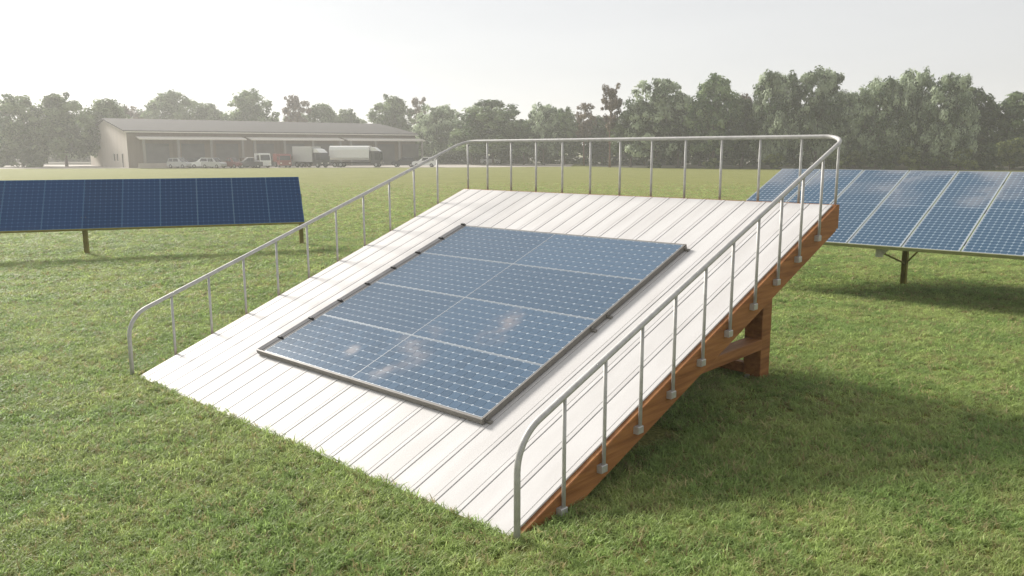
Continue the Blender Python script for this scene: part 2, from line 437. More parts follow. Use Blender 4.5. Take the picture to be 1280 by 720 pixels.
for row in range(4):
    for half in range(2):
        nc = 15 if half == 0 else 17
        xa = U0 + (0 if half == 0 else 15 * CS + .018 + .003)
        wdt = nc * CS + .018
        ya = row * ROW; hgt = ROW - .006
        mod = MB().box(xa + .004, xa + wdt - .004, ya + .004, ya + hgt - .004, Z0, Z1 - .006, Dm).build('solar_module', M_back, arr)
        fr = MB(); fw_ = .007
        outer_f = row == 0
        fr.box(xa, xa + wdt, ya, ya + fw_, Z0 - .002, Z1, Dm); fr.box(xa, xa + wdt, ya + hgt - fw_, ya + hgt, Z0 - .002, Z1, Dm)
        if half == 0: fr.box(xa, xa + fw_ * .8, ya + fw_, ya + hgt - fw_, Z0 - .002, Z1 - .0005, Dm)
        else: fr.box(xa + wdt - fw_ * .8, xa + wdt, ya + fw_, ya + hgt - fw_, Z0 - .002, Z1 - .0005, Dm)
        xs = xa + wdt - .005 if half == 0 else xa                               # slim inner edges meet at the lengthwise seam
        fr.box(xs, xs + .005, ya + fw_, ya + hgt - fw_, Z0 - .002, Z1 - .001, Dm)
        fr.build('module_frame', M_white_alu, mod)
        x0 = xa + (.013 if half == 0 else .005); pv = (hgt - .024) / 8; y0 = ya + .012
        if row == 0:
            for i in range(nc):
                for j in range(8):
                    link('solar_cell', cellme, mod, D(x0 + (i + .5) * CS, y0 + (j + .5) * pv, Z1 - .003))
        else:
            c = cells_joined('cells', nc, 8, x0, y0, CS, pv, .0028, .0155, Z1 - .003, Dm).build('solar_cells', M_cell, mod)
            tag(c, kind='stuff')
AWD = U0 + 32 * CS + .036 + .003                                            # overall width
AHT = 4 * ROW - .006
# edge rails: deep front and right rails, tray on the left
er = MB(); er.cbox(-.01, AWD + .03, -.035, -.003, .012, Z1 + .002, .004, Dm); er.build('front_rail', M_alu, arr)
er = MB(); er.cbox(AWD + .003, AWD + .032, -.001, AHT + .03, .012, Z1 + .001, .004, Dm); er.build('side_rail', M_alu, arr)
er = MB(); er.cbox(-.01, AWD + .002, AHT + .003, AHT + .03, .012, Z1 + .001, .004, Dm); er.build('back_rail', M_alu, arr)
tr = MB(); tr.cbox(-.02, .097, -.002, AHT + .002, .012, Z1 + .006, .005, Dm); tray = tr.build('cable_tray', M_tray, arr)
MB().box(.099, U0 - .003, .002, AHT - .002, .012, Z1 + .001, Dm).build('gap_shade', M_black, arr)  # black strip stands in for the shadow in the gap beside the tray
for k in range(8):
    v = .33 + k * .553
    MB().box(.028, .110, v - .015, v + .015, Z1 + .0065, Z1 + .03, Dm).box(.060, .135, v - .012, v + .012, Z1 + .0068, Z1 + .018, Dm).build('tray_clip', M_black, tray)
for v in (.03, 1.94, 2.27, AHT - .03):
    MB().cbox(AWD + .033, AWD + .095, v - .022, v + .022, .004, .03, .004, Dm).cbox(AWD + .033, AWD + .05, v - .022, v + .022, .0305, .062, .003, Dm).build('foot_bracket', M_alu, arr)

# ------------------------------------------------------------------ ground mounted arrays
def ground_array(name, P0, az, tilt, i0, i1, w_, s_, ncol, nrow, Mc, Mb, Mf, Mend, label, posts, halves, gapw, split):
    root = empty(name, (P0[0], P0[1], 0), az, label, 'solar panel')
    ca, sa = math.cos(tilt), math.sin(tilt)
    mp = lambda q: (q[0], q[1] * ca - q[2] * sa, P0[2] + q[1] * sa + q[2] * ca)
    me_m = me_f = me_c = None
    for i in range(i0, i1):
        o = Vector((i * w_, 0, 0))
        if me_m is None:
            me_m = MB().box(gapw, w_ - gapw, .002, s_ - .002, -.035, -.006, mp).mesh('solar_module', Mb)
            f = MB(); e = .007 if halves == 1 else .018
            f.box(gapw - .001, w_ - gapw + .001, 0, e, -.04, 0, mp); f.box(gapw - .001, w_ - gapw + .001, s_ - e, s_, -.04, 0, mp)
            f.box(gapw - .001, gapw + e, e, s_ - e, -.04, -.0005, mp); f.box(w_ - gapw - e, w_ - gapw + .001, e, s_ - e, -.04, -.0005, mp)
            
            me_f = f.mesh('module_frame', Mf)
            c = MB(); mg = .03 if halves == 2 else .012
            for h in range(halves):
                ya = h * s_ / halves + (.018 if h == 0 else .006); yb = (h + 1) * s_ / halves - (.018 if h == halves - 1 else .006)
                k = cells_joined('c', ncol, nrow // halves, gapw + mg, ya, (w_ - 2 * gapw - 2 * mg) / ncol, (yb - ya) / (nrow // halves), (.0036 if halves == 2 else .003), .024, -.003, mp)
                c.add(k.v, k.f)
            me_c = c.mesh('solar_cells', Mc)
        mod = link('solar_module', me_m, root, o)
        link('module_frame', me_f, mod)
        tag(link('solar_cells', me_c, mod), kind='stuff')
    # purlins and rails beneath
    for q in (.12, .5, .88):
        MB().box(i0 * w_ + .02, i1 * w_ - .02, q * s_ - .04, q * s_ + .04, -.12, -.043, mp).build('purlin', Mend, root)
    MB().box(i0 * w_, i1 * w_, -.028, -.004, -.075, -.002, mp).build('edge_rail', Mend, root)
    for (x, y, hw) in posts:
        q = Matrix.Rotation(-az, 3, 'Z') @ Vector((x - P0[0], y - P0[1], 0))
        zt_ = P0[2] + (q.y / ca) * sa - .06
        c_ = hw
        po = MB().box(q.x - c_, q.x + c_, q.y - c_ * .15, q.y + c_ * .15, -.3, zt_).box(q.x - c_, q.x - c_ * .75, q.y - c_, q.y + c_, -.3, zt_ - .001).box(q.x + c_ * .75, q.x + c_, q.y - c_, q.y + c_, -.3, zt_ - .001)
        po.build('steel_post', M_steel_post, root)
    return root, mp
M_lime = mat('yellow_green_edge', (.30, .31, .15), .5, .2, var=.2)
la, _ = ground_array('ground_solar_array', (-6.997, 27.25, .851), R(19.84), R(45.3), -10, 0, 1.12, 2.06, 7, 14, M_cell_l, M_back_l, M_back_l, M_steel_post,
                     'long deep blue solar array in the grass on the left, before the warehouse',
                     [(-13.43, 25.34, .07), (-7.36, 28.12, .07)], 1, .003, False)
for (xs, nm) in ((-.015, 'end_cap'),):
    pass
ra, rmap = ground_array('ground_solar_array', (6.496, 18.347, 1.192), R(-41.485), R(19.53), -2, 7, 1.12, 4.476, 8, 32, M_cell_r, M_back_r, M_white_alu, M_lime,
                     'big tilted light blue solar array with white dividers, right of the white platform', [(9.42, 19.18, .060), (12.8, 16.2, .060)], 2, .018, True)
# bracket and struts below its front edge
inv = Matrix.Rotation(R(41.485), 3, 'Z')
def loc(x, y, z): q = inv @ Vector((x - 6.496, y - 18.347, 0)); return Vector((q.x, q.y, z))
def onto(px, y, z): return loc(px, y, z)
br0 = loc(8.02, 17.50, .98)
MB().box(br0.x - .07, br0.x + .07, br0.y - .03, br0.y + .03, .90, 1.15).prism([(br0.x + .07, .93), (br0.x + .07, 1.15), (br0.x + .26, 1.15)], br0.y - .012, br0.y + .012).build('edge_bracket', M_zinc, ra)
pb = loc(9.42, 19.18, .52)
MB().tube([br0 + Vector((.05, 0, .02)), pb], .022, 8).build('strut', M_steel_post, ra, True)
MB().tube([loc(9.30, 18.0, 1.16), pb + Vector((.03, 0, .02))], .022, 8).build('strut', M_steel_post, ra, True)

# ------------------------------------------------------------------ grass blades
M_blade = leaf_mat('grass_blade', (.32, .435, .145), (.43, .515, .19), .55, .8, .30, .5)
M_straw = leaf_mat('dry_grass_blade', (.34, .30, .14), (.52, .46, .24), .45, 1.2, .25, .6)
def tuft(seed, nb, hmin, hmax, wd, spread, material):
    r = random.Random(seed); mb = MB()
    for _ in range(nb):
        a = r.uniform(0, 2 * PI); rad = spread * math.sqrt(r.random())
        x, y = math.cos(r.uniform(0, 6.28)) * rad, math.sin(r.uniform(0, 6.28)) * rad
        h = r.uniform(hmin, hmax); bend = r.uniform(.7, 2.4); wv = wd * r.uniform(.7, 1.3)
        d = Vector((math.cos(a), math.sin(a), 0)); s = Vector((-d.y, d.x, 0)); vs = []; p = Vector((x, y, 0)); ang = r.uniform(.05, .6)
        n = 3
        for k in range(n + 1):
            ww = wv * (1 - (k / n) ** 1.6) * .5
            if k < n: vs += [p + s * ww, p - s * ww]
            else: vs.append(p.copy())
            p = p + (d * math.sin(ang) + Vector((0, 0, 1)) * math.cos(ang)) * (h / n)
            ang += bend / n
        mb.add(vs, [(0, 1, 3, 2), (2, 3, 5, 4), (4, 5, 6)])
    return mb.mesh('grass_tuft', material)
tcol = bpy.data.collections.new('grass_tufts')
for k in range(7):
    o = bpy.data.objects.new('grass_tuft', tuft(20 + k, 13, .055, .14, .0105, .06, M_blade if k < 6 else M_straw)); tcol.objects.link(o)

def gn_scatter():
    g = bpy.data.node_groups.new('scatter_tufts', 'GeometryNodeTree')
    g.interface.new_socket('Geometry', in_out='INPUT', socket_type='NodeSocketGeometry')
    g.interface.new_socket('Geometry', in_out='OUTPUT', socket_type='NodeSocketGeometry')
    gi = g.nodes.new('NodeGroupInput'); go = g.nodes.new('NodeGroupOutput')
    ci = g.nodes.new('GeometryNodeCollectionInfo'); ci.inputs['Collection'].default_value = tcol
    ci.inputs['Separate Children'].default_value = True; ci.inputs['Reset Children'].default_value = True
    ip = g.nodes.new('GeometryNodeInstanceOnPoints'); ip.inputs['Pick Instance'].default_value = True
    def attr(n, ty):
        a = g.nodes.new('GeometryNodeInputNamedAttribute'); a.data_type = ty; a.inputs['Name'].default_value = n; return a.outputs['Attribute']
    g.links.new(gi.outputs[0], ip.inputs['Points']); g.links.new(ci.outputs[0], ip.inputs['Instance'])
    g.links.new(attr('pick', 'INT'), ip.inputs['Instance Index'])
    g.links.new(attr('rot', 'FLOAT_VECTOR'), ip.inputs['Rotation'])
    g.links.new(attr('scl', 'FLOAT_VECTOR'), ip.inputs['Scale'])
    g.links.new(ip.outputs[0], go.inputs[0])
    return g
GNT = gn_scatter()
ru = Vector((math.cos(TH), math.sin(TH))); rv = Vector((-math.sin(TH), math.cos(TH)))
def grass(name, y0, y1, dens, sx, sz, fade=None):
    area_w = lambda y: .66 * y + 2.5
    wmax = area_w(y1)
    n = int((y1 - y0) * 2 * wmax * dens)
    x = rng.uniform(-wmax, wmax, n); y = rng.uniform(y0, y1, n)
    keep = np.abs(x) < area_w(y)
    if fade is not None: keep &= rng.random(n) < np.clip((y0 / y) ** fade, 0, 1) * np.clip((y1 - y) / (y1 - y0) * (1.0 if y1 > 60 else 9), 0, 1)
    du = (x - RAMP[0]) * ru.x + (y - RAMP[1]) * ru.y; dv = (x - RAMP[0]) * rv.x + (y - RAMP[1]) * rv.y
    keep &= ~((du > -.07) & (du < W + .06) & (dv > -.02) & (dv < .55))
    keep &= ~((du > .3) & (du < W - .3) & (dv > .5) & (dv < 3.2))
    x, y = x[keep], y[keep]; n = len(x)
    pat = .5 + .5 * np.sin(x * 1.7 + 1.3 * np.sin(y * 1.1)) * np.sin(y * 1.9 + 1.7 * np.sin(x * .8))
    me = bpy.data.meshes.new(name)
    me.vertices.add(n)
    me.vertices.foreach_set('co', np.stack([x, y, np.zeros(n)], -1).ravel())
    a = me.attributes.new('pick', 'INT', 'POINT'); a.data.foreach_set('value', rng.integers(0, 7, n).astype(np.int32))
    rot = np.stack([rng.normal(0, .16, n), rng.normal(0, .16, n), rng.uniform(0, 6.28, n)], -1)
    a = me.attributes.new('rot', 'FLOAT_VECTOR', 'POINT'); a.data.foreach_set('vector', rot.ravel().astype(np.float32))
    s = rng.uniform(.75, 1.2, n) * (.85 + .3 * pat)
    a = me.attributes.new('scl', 'FLOAT_VECTOR', 'POINT'); a.data.foreach_set('vector', np.stack([s * sx, s * sx, s * sz], -1).ravel().astype(np.float32))
    me.materials.append(M_blade)
    o = link(name, me)
    md = o.modifiers.new('scatter', 'NODES'); md.node_group = GNT
    tag(o, 'short coarse green grass covering the field around the platform', 'grass', kind='stuff')
    return o
grass('grass', 3.2, 9.0, 480, 1.0, .8)
grass('grass', 9.0, 17.0, 290, 1.2, .7)
grass('grass', 17.0, 31.0, 130, 1.6, .7, .6)
grass('grass', 27.0, 85.0, 70, 1.9, .6, 1.5)

# ------------------------------------------------------------------ trees
M_bark = mat('bark', (.16, .125, .10), .9, var=.4, scale=3, stretch=(3, 3, .5), bump=.4)
M_bark_red = mat('reddish_bark', (.22, .13, .09), .9, var=.4, scale=3, stretch=(3, 3, .5), bump=.4)
F_mid = leaf_mat('mid_green_leaves', (.08, .135, .052), (.25, .325, .155), .42, 4.0, .15, sprays=True)
F_sage = leaf_mat('sage_leaves', (.095, .14, .07), (.45, .52, .36), .42, 5.0, .1, sprays=True)
F_dark = leaf_mat('dark_green_leaves', (.06, .095, .04), (.16, .215, .095), .4, 4.0, .18, sprays=True)
F_brown = leaf_mat('brownish_needles', (.11, .08, .05), (.21, .16, .10), .3, 4.0, .15, sprays=True)
F_lime = leaf_mat('yellow_green_leaves', (.09, .13, .04), (.27, .31, .11), .45, 5.0, .2, sprays=True)

def crown_mesh(seed, style, material, nleaf=6500, leaf=.030):
    """unit crown: x,y in about +-.5, z 0..1, made of leaf faces gathered in clumps"""
    g = np.random.default_rng(seed)
    blobs = []
    def spray(n, prof, r0, r1, z0, z1, dmin):
        for k in range(n):
            z = g.uniform(z0, z1); a = g.uniform(0, 6.28); d = prof(z) * g.uniform(dmin, 1.0)
            blobs.append((d * math.cos(a), d * math.sin(a), z, g.uniform(r0, r1)))
    lob = [g.uniform(0, 6.28) for _ in range(3)]
    if style == 'round':
        spray(34, lambda z: .34 * math.sin(PI * min(1, z * .9 + .12)) ** .6, .10, .17, .1, .85, .2)
        spray(80, lambda z: .45 * math.sin(PI * min(1, z * .9 + .12)) ** .6, .045, .085, .06, .94, .72)
        spray(8, lambda z: .16, .04, .07, .9, .99, .1)
    elif style == 'billow':
        pr = lambda z: .46 * (1 - max(0, z - .5) ** 2 * 2.5)
        spray(36, lambda z: .75 * pr(z), .10, .16, .03, .82, .1)
        spray(110, pr, .04, .085, .03, .93, .70)
        for k in range(3):
            cx, cy, cz = g.uniform(-.26, .26), g.uniform(-.2, .2), g.uniform(.86, .97)
            for q in range(7): blobs.append((cx + g.normal(0, .05), cy + g.normal(0, .05), cz - abs(g.normal(0, .06)), g.uniform(.03, .06)))
    elif style == 'dome':
        pr = lambda z: .48 * math.sqrt(max(.05, 1 - z ** 2.4))
        spray(30, lambda z: .75 * pr(z), .10, .16, .06, .78, .1)
        spray(100, pr, .04, .08, .05, .93, .72)
        spray(8, lambda z: .15, .05, .08, .88, .97, .1)
    elif style == 'pine':
        pr = lambda z: .42 * (1.0 - abs(z - .62) * 1.25)
        spray(16, lambda z: .6 * pr(z), .08, .13, .12, .9, .1)
        spray(46, pr, .04, .075, .06, .96, .5)
    elif style == 'bush':
        pr = lambda z: .42 * math.sqrt(max(.1, 1 - z * z))
        spray(10, lambda z: .6 * pr(z), .12, .18, .05, .7, .1)
        spray(28, pr, .06, .11, .05, .85, .6)
    B = np.array(blobs); wts = B[:, 3] ** 1.7; wts /= wts.sum()
    idx = g.choice(len(B), nleaf, p=wts)
    dirs = g.normal(size=(nleaf, 3)); dirs /= np.linalg.norm(dirs, axis=1)[:, None]
    rad = B[idx, 3] * (.45 + .65 * g.random(nleaf) ** .5) * (1 + .12 * g.normal(size=nleaf))
    sq = np.array([1, 1, .85])
    c = B[idx, :3] + dirs * rad[:, None] * sq
    c[:, 2] = np.clip(c[:, 2], 0.0, None)
    nrm = dirs * 1.0 + g.normal(size=(nleaf, 3)) * .4 + np.array([0, 0, .45]); nrm /= np.linalg.norm(nrm, axis=1)[:, None]
    t = np.cross(nrm, g.normal(size=(nleaf, 3))); t /= np.linalg.norm(t, axis=1)[:, None]
    b = np.cross(nrm, t)
    ls = leaf * g.uniform(.6, 1.35, nleaf)[:, None]
    v = np.stack([c + t * ls, c + b * ls * .5, c - t * ls, c - b * ls * .5], 1).reshape(-1, 3)
    me = bpy.data.meshes.new('crown')
    me.vertices.add(len(v)); me.vertices.foreach_set('co', v.ravel())
    me.loops.add(len(v)); me.loops.foreach_set('vertex_index', np.arange(len(v), dtype=np.int32))
    me.polygons.add(nleaf); me.polygons.foreach_set('loop_start', np.arange(0, 4 * nleaf, 4, dtype=np.int32))
    tone = g.random(len(B))[idx]
    at = me.attributes.new('tone', 'FLOAT', 'FACE'); at.data.foreach_set('value', tone.astype(np.float32))
    me.materials.append(material); me.update(calc_edges=True)
    return me

CR = {}
for kind, style, material, n, lf in (('mid', 'round', F_mid, 10000, .028), ('sage', 'billow', F_sage, 15000, .024), ('dome', 'dome', F_mid, 12000, .025), ('dark', 'round', F_dark, 10000, .029), ('pine', 'pine', F_brown, 5200, .026), ('lime', 'bush', F_lime, 2500, .045), ('dusk', 'bush', F_dark, 2500, .045), ('light', 'billow', F_sage, 12000, .027)):
    CR[kind] = [crown_mesh(100 * len(CR) + k, style, material, n, lf) for k in range(3)]

def trunk_mesh(seed, H, base, r0, material, wid):
    """tapered stem with limbs that reach into the crown"""
    r = random.Random(seed); mb = MB()
    pts = []; x = y = 0
    top = base + (H - base) * .62
    for k in range(7):
        z = -.3 + (top + .3) * k / 6
        pts.append((x, y, z)); x += r.uniform(-.12, .12); y += r.uniform(-.12, .12)
    mb.tube(pts, [r0 * (1.35 - .1 * k) if k == 0 else r0 * (1 - .12 * k) for k in range(7)], 7)
    for k in range(6):
        i = r.randint(2, 5); p = Vector(pts[i]); a = r.uniform(0, 6.28); ln = wid * r.uniform(.22, .4)
        q = p + Vector((math.cos(a) * ln * .5, math.sin(a) * ln * .5, ln * .6)); e = p + Vector((math.cos(a) * ln, math.sin(a) * ln, ln * 1.0))
        mb.tube([p, q, e], [r0 * .42, r0 * .3, r0 * .12], 5)
    return mb.mesh('trunk', material, True)

def tree(name, kind, x, y, H, wd, base, label, group=None, seed=0, r0=None, bark=None, deep=.9, cat='tree'):
    t = empty(name, (x, y, 0), (seed * 2.399) % 6.28, label, cat, group)
    link('trunk', trunk_mesh(seed, H, max(base, .6), r0 or (.12 + H * .011), bark or M_bark, wd), t)
    c = link('crown', CR[kind][seed % 3], t, (0, 0, base))
    wk = 1.08 if kind in ('pine', 'sage') else 1.28
    c.scale = (wd * wk, wd * deep * wk, (H - base) * 1.0)
    return t
A_ = 'leafy_tree'
TREES = [
 (A_, 'mid', -106.5, 178, 15.0, 12, 1.5, 'hazy grey green tree at the far left edge of the tree line'),
 (A_, 'mid', -98.1, 180, 15.7, 13, 1.5, 'hazy round tree just left of the warehouse gable, second from the left edge'),
 (A_, 'mid', -91.2, 186, 14.9, 10, 1.5, 'hazy tree directly behind the left corner of the warehouse gable'),
 ('umbrella_tree', 'pine', -110.7, 240, 16.4, 11, 6, 'low flat brownish tree showing above the left end of the warehouse ridge'),
 (A_, 'mid', -97.5, 238, 20.3, 16, 3, 'tall round hazy tree behind the left third of the warehouse roof'),
 (A_, 'mid', -89.3, 242, 17.1, 11, 3, 'lower hazy tree to the right of the tall round one behind the warehouse roof'),
 (A_, 'mid', -76.3, 240, 20.4, 14.7, 3, 'tall hazy tree with broad top behind the middle of the warehouse roof'),
 ('pine_tree', 'pine', -62.7, 240, 20.2, 11, 7, 'brown umbrella pine rising behind the warehouse roof'),
 (A_, 'mid', -55.6, 242, 17.0, 9.6, 3, 'small hazy tree right of the brown umbrella pine behind the roof'),
 (A_, 'mid', -49.0, 244, 15.2, 9.5, 2, 'low hazy tree above the roof between the umbrella pine and the roof end'),
 (A_, 'mid', -34.6, 236, 18.7, 14.5, 2, 'large hazy tree behind the right end of the warehouse roof'),
 ('pine_tree', 'pine', -28.1, 250, 19.8, 8, 7, 'brown domed pine top beside the large tree at the roof end'),
 (A_, 'light', -18.8, 205, 15.0, 9.3, 1, 'pale leafy tree standing at the right end of the warehouse'),
 (A_, 'light', -14.3, 215, 13.4, 8, 1, 'pale low tree between the warehouse end and the broad domed tree'),
 ('domed_tree', 'dome', -4.3, 190, 14.6, 17.3, 2.6, 'broad dome shaped tree behind the upper left corner of the railing'),
 (A_, 'light', 7.2, 185, 14.0, 7, 2.0, 'slim pale tree to the right of the broad domed tree'),
 (A_, 'mid', 12.2, 190, 12.9, 7.5, 2.0, 'low green tree between the slim pale tree and the brown pine'),
 ('pine_tree', 'pine', 15.9, 180, 13.9, 7, 5, 'small brown topped pine left of the tall lone pine'),
 ('pine_tree', 'pine', 19.0, 158, 15.9, 6.0, 6.5, 'tall lone brown pine with a long bare pale trunk'),
 (A_, 'light', 27.8, 158, 16.9, 11.6, 2.2, 'big pale crowned tree just right of the tall lone pine'),
 (A_, 'mid', 35.0, 167, 13.9, 7.5, 2.2, 'lower green tree between two big crowns behind the back railing'),
 (A_, 'mid', 37.5, 152, 16.5, 9.6, 2.4, 'tall rounded mid green tree behind the back railing'),
 ('pine_tree', 'pine', 46.4, 165, 15.0, 5.4, 7, 'brown treetop peeping out between two big crowns right of centre'),
 (A_, 'sage', 46.4, 145, 17.7, 9.2, 1.8, 'tall sage green tree with pale foliage left of the railing corner'),
 (A_, 'sage', 53.0, 143, 17.6, 10.2, 1.6, 'tall bushy sage tree directly behind the upper right railing corner'),
 (A_, 'sage', 59.6, 148, 13.9, 6.5, 1.0, 'shorter sage tree in the dip right of the railing corner'),
 (A_, 'sage', 62.5, 140, 16.0, 8.6, 1.0, 'billowing sage tree behind the right solar array, first of the right hand clump'),
 (A_, 'sage', 67.4, 138, 17.0, 8.2, 1.0, 'tallest sage tree of the right hand clump behind the solar array'),
 (A_, 'sage', 71.0, 134, 15.8, 9.0, 1.2, 'broad pale sage tree with bright leaf clumps at the right above the solar array'),
 ('dark_tree', 'dark', 79.0, 142, 13.7, 9.0, 1.0, 'dark green tree near the right edge beside the pale sage clump'),
 ('dark_tree', 'dark', 86.0, 140, 12.8, 10, 1.0, 'dark tree at the far right edge of the view'),
 (A_, 'mid', 2.8, 188, 10.1, 9.3, 2.0, 'short round tree in front of the broad domed tree, right side'),
 (A_, 'mid', -9.6, 196, 10.6, 9.7, 2.0, 'short tree at the left foot of the broad domed tree'),
 (A_, 'dark', 23.3, 160, 10.8, 7.9, 2.4, 'dark low crowned tree at the foot of the tall lone pine'),
 (A_, 'dark', 31.8, 156, 11.5, 8.0, 2.3, 'dark low tree in front of the big pale crown behind the railing'),
 (A_, 'dark', 42.2, 150, 12.3, 7.5, 2.0, 'dark bushy tree filling the gap left of the tall sage tree'),
]
for k, (nm, kind, x, y, H, wd, base, lab) in enumerate(TREES):
    tree(nm, kind, x, y, H, wd, base, lab, None, k + 1, bark=M_bark_red if kind == 'pine' else None, r0=.22 if 'lone' in lab else None)
# second row that closes the gaps between the crowns
BACK = [(-22, 214, 11, 10, 'dim tree in the second row behind the pale trees at the warehouse end'), (-11, 212, 11.5, 11, 'dim second row tree behind the left half of the broad domed tree'),
        (1.5, 207, 10.5, 10, 'dim second row tree behind the right half of the broad domed tree'), (9.5, 203, 11, 9, 'dim second row tree behind the slim pale tree'),
        (20.5, 186, 10.8, 9.5, 'dim second row tree behind the tall lone pine'), (29, 178, 11.5, 10, 'dim second row tree behind the big pale crown beside the lone pine'),
        (39.5, 172, 12, 9.5, 'dim second row tree behind the rounded mid green tree'), (49.8, 164, 12.5, 10, 'dim second row tree between the two tall sage trees'),
        (57.5, 160, 12, 10, 'dim second row tree behind the dip right of the railing corner'), (65.5, 156, 12.5, 10, 'dim second row tree behind the billowing sage clump'),
        (75.5, 154, 12.5, 10, 'dim second row tree between the sage clump and the dark tree'), (83, 152, 12, 10, 'dim second row tree behind the dark tree at the right edge')]
for k, (x, y, H, wd, lab) in enumerate(BACK): tree('background_tree', 'dark', x, y, H, wd, 1.2, lab, 'second row of trees', 60 + k)
BACK = [(-136, 214, 13, 15, 'faint hazy tree at the extreme left, behind the edge tree'), (-122, 224, 13.5, 14, 'faint hazy tree just left of the warehouse gable top'), (-116, 262, 16, 14, 'faint tree above the left end of the warehouse ridge'),
        (-101, 262, 15, 15, 'faint low tree behind the tall round tree over the roof'), (-84, 262, 15.5, 14, 'faint low tree between two tall crowns over the warehouse roof'),
        (-68, 262, 15, 14, 'faint low tree at the foot of the brown umbrella pine'), (-52, 262, 15, 14, 'faint low tree over the right half of the warehouse roof'), (-39, 258, 14.5, 13, 'faint low tree behind the large tree at the roof end')]
for k, (x, y, H, wd, lab) in enumerate(BACK): tree('background_tree', 'mid', x, y, H, wd, 1.2, lab, 'faint trees beyond the warehouse', 80 + k)
# undergrowth along the foot of the trees
sh = [(-101.5, 171, 6.0, 9, 'dusk', 'dark hazy bush touching the left side of the warehouse gable'), (-108, 172, 5.5, 9, 'dusk', 'dark hazy bush a little left of the warehouse gable'), (-114, 170, 6, 9, 'dusk', 'dark hazy bush at the left edge of the field'),
      (27, 153.5, 2.4, 4, 'dusk', 'small dark bush under the big pale crown beside the lone pine'), (36, 147.5, 2.4, 4.5, 'lime', 'yellow green bush among the trunks behind the back railing'),
      (45.5, 141, 3.2, 5, 'lime', 'yellow green bush left of the railing corner'), (50, 140, 3.0, 4.5, 'dusk', 'dark bush behind the upper end of the platform'), (54.5, 138.5, 4.0, 6, 'lime', 'yellow green bush just behind the railing corner'),
      (58.5, 139, 3.6, 5.5, 'lime', 'yellow green bush right of the railing corner'), (61.5, 136, 4.6, 6, 'dusk', 'dark bush above the second white divider of the right array'), (65, 133.5, 4.6, 5.5, 'lime', 'tall yellow green bush above the right array'),
      (68.5, 132, 3.6, 5, 'dusk', 'dark bush under the broad pale sage tree'), (72, 131, 4.2, 5.5, 'lime', 'yellow green bush under the broad pale sage tree'), (76.5, 132, 5.0, 6, 'dusk', 'dark bush left of the dark tree at the right edge'),
      (80.5, 132, 5.6, 6, 'lime', 'yellow green bush in front of the dark right edge tree'), (85, 132, 4.2, 6, 'dusk', 'dark bush at the extreme right edge')]
for q, (x, y, h, wd, kd, lab) in enumerate(sh):
    t = empty('shrub', (x, y, 0), q * 1.3, lab, 'bush', 'bushes at the foot of the trees')
    c = link('crown', CR[kd][q % 3], t, (0, 0, -.2)); c.scale = (wd, wd * .8, h)
    link('trunk', MB().tube([(0, 0, -.2), (0, 0, h * .5)], [.12, .04], 6).mesh('trunk', M_bark), t)
# far wood seen as one mass between the trunks
g = np.random.default_rng(5)
fw_me = crown_mesh(900, 'bush', F_dark, 46000, .010)
co = np.zeros(len(fw_me.vertices) * 3); fw_me.vertices.foreach_get('co', co); co = co.reshape(-1, 4, 3)
cen = co.mean(1, keepdims=True); off = (co - cen) / .010 * .55
nx = g.uniform(-260, 230, len(co)); hh = 8.5 + 1.5 * np.sin(nx * .11) + 1.0 * np.sin(nx * .37)
ny = np.interp(nx, [-260, -40, -10, 20, 60, 110, 230], [275, 262, 222, 196, 174, 165, 160])
nc = np.stack([nx, ny + g.normal(0, 2.5, len(co)), np.abs(g.random(len(co))) * hh], -1)[:, None, :]
fw_me.vertices.foreach_set('co', (nc + off * np.array([1.6, 1.6, 1.3])).ravel()); fw_me.update()
tag(link('far_wood', fw_me), 'low hazy wood far behind the trees, seen between their trunks', 'wood', kind='stuff')

# ------------------------------------------------------------------ warehouse
M_wall_g = mat('lit_beige_cladding', (.58, .52, .455), .8, var=.1, scale=.4, stretch=(4, 4, .3))  # sunlight on the gable side is put into this lighter colour
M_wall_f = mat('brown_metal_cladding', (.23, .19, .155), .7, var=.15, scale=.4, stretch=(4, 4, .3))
M_roof = mat('grey_metal_roof', (.075, .072, .07), .9, 0, .15, var=.12, scale=.3, stretch=(.3, 3, 1))
M_pale = mat('pale_metal_trim', (.66, .62, .56), .5, var=.1)
M_col = mat('dull_column_paint', (.27, .25, .23), .6, var=.1)
M_door = mat('grey_roller_door', (.17, .165, .16), .6, var=.2, scale=.5)
M_glass_d = mat('dark_glass', (.03, .035, .04), .15, var=.2)
wh = empty('warehouse', (-75.5, 161, 0), math.atan2(.605, .797), 'long low brown warehouse with grey gabled roof and pale awnings behind the parked lorries', 'warehouse')
WL, WD_, EV, RG = 65.2, 38.0, 7.2, 10.05                                   # local x along the front, y into the depth
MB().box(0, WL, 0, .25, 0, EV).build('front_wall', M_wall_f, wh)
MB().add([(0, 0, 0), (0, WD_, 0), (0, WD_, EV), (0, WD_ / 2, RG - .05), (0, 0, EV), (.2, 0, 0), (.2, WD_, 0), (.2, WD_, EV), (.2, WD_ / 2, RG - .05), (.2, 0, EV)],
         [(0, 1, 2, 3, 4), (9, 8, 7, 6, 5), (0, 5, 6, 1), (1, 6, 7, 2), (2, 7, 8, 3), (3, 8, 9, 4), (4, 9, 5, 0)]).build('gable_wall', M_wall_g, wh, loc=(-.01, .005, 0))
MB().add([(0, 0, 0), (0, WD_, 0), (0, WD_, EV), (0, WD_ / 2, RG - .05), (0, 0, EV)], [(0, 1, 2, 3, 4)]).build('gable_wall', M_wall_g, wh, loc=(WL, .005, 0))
MB().box(0, WL, WD_ - .25, WD_, 0, EV).build('back_wall', M_wall_f, wh)
ov = .6; zs = EV - ov * (RG - EV) / (WD_ / 2)
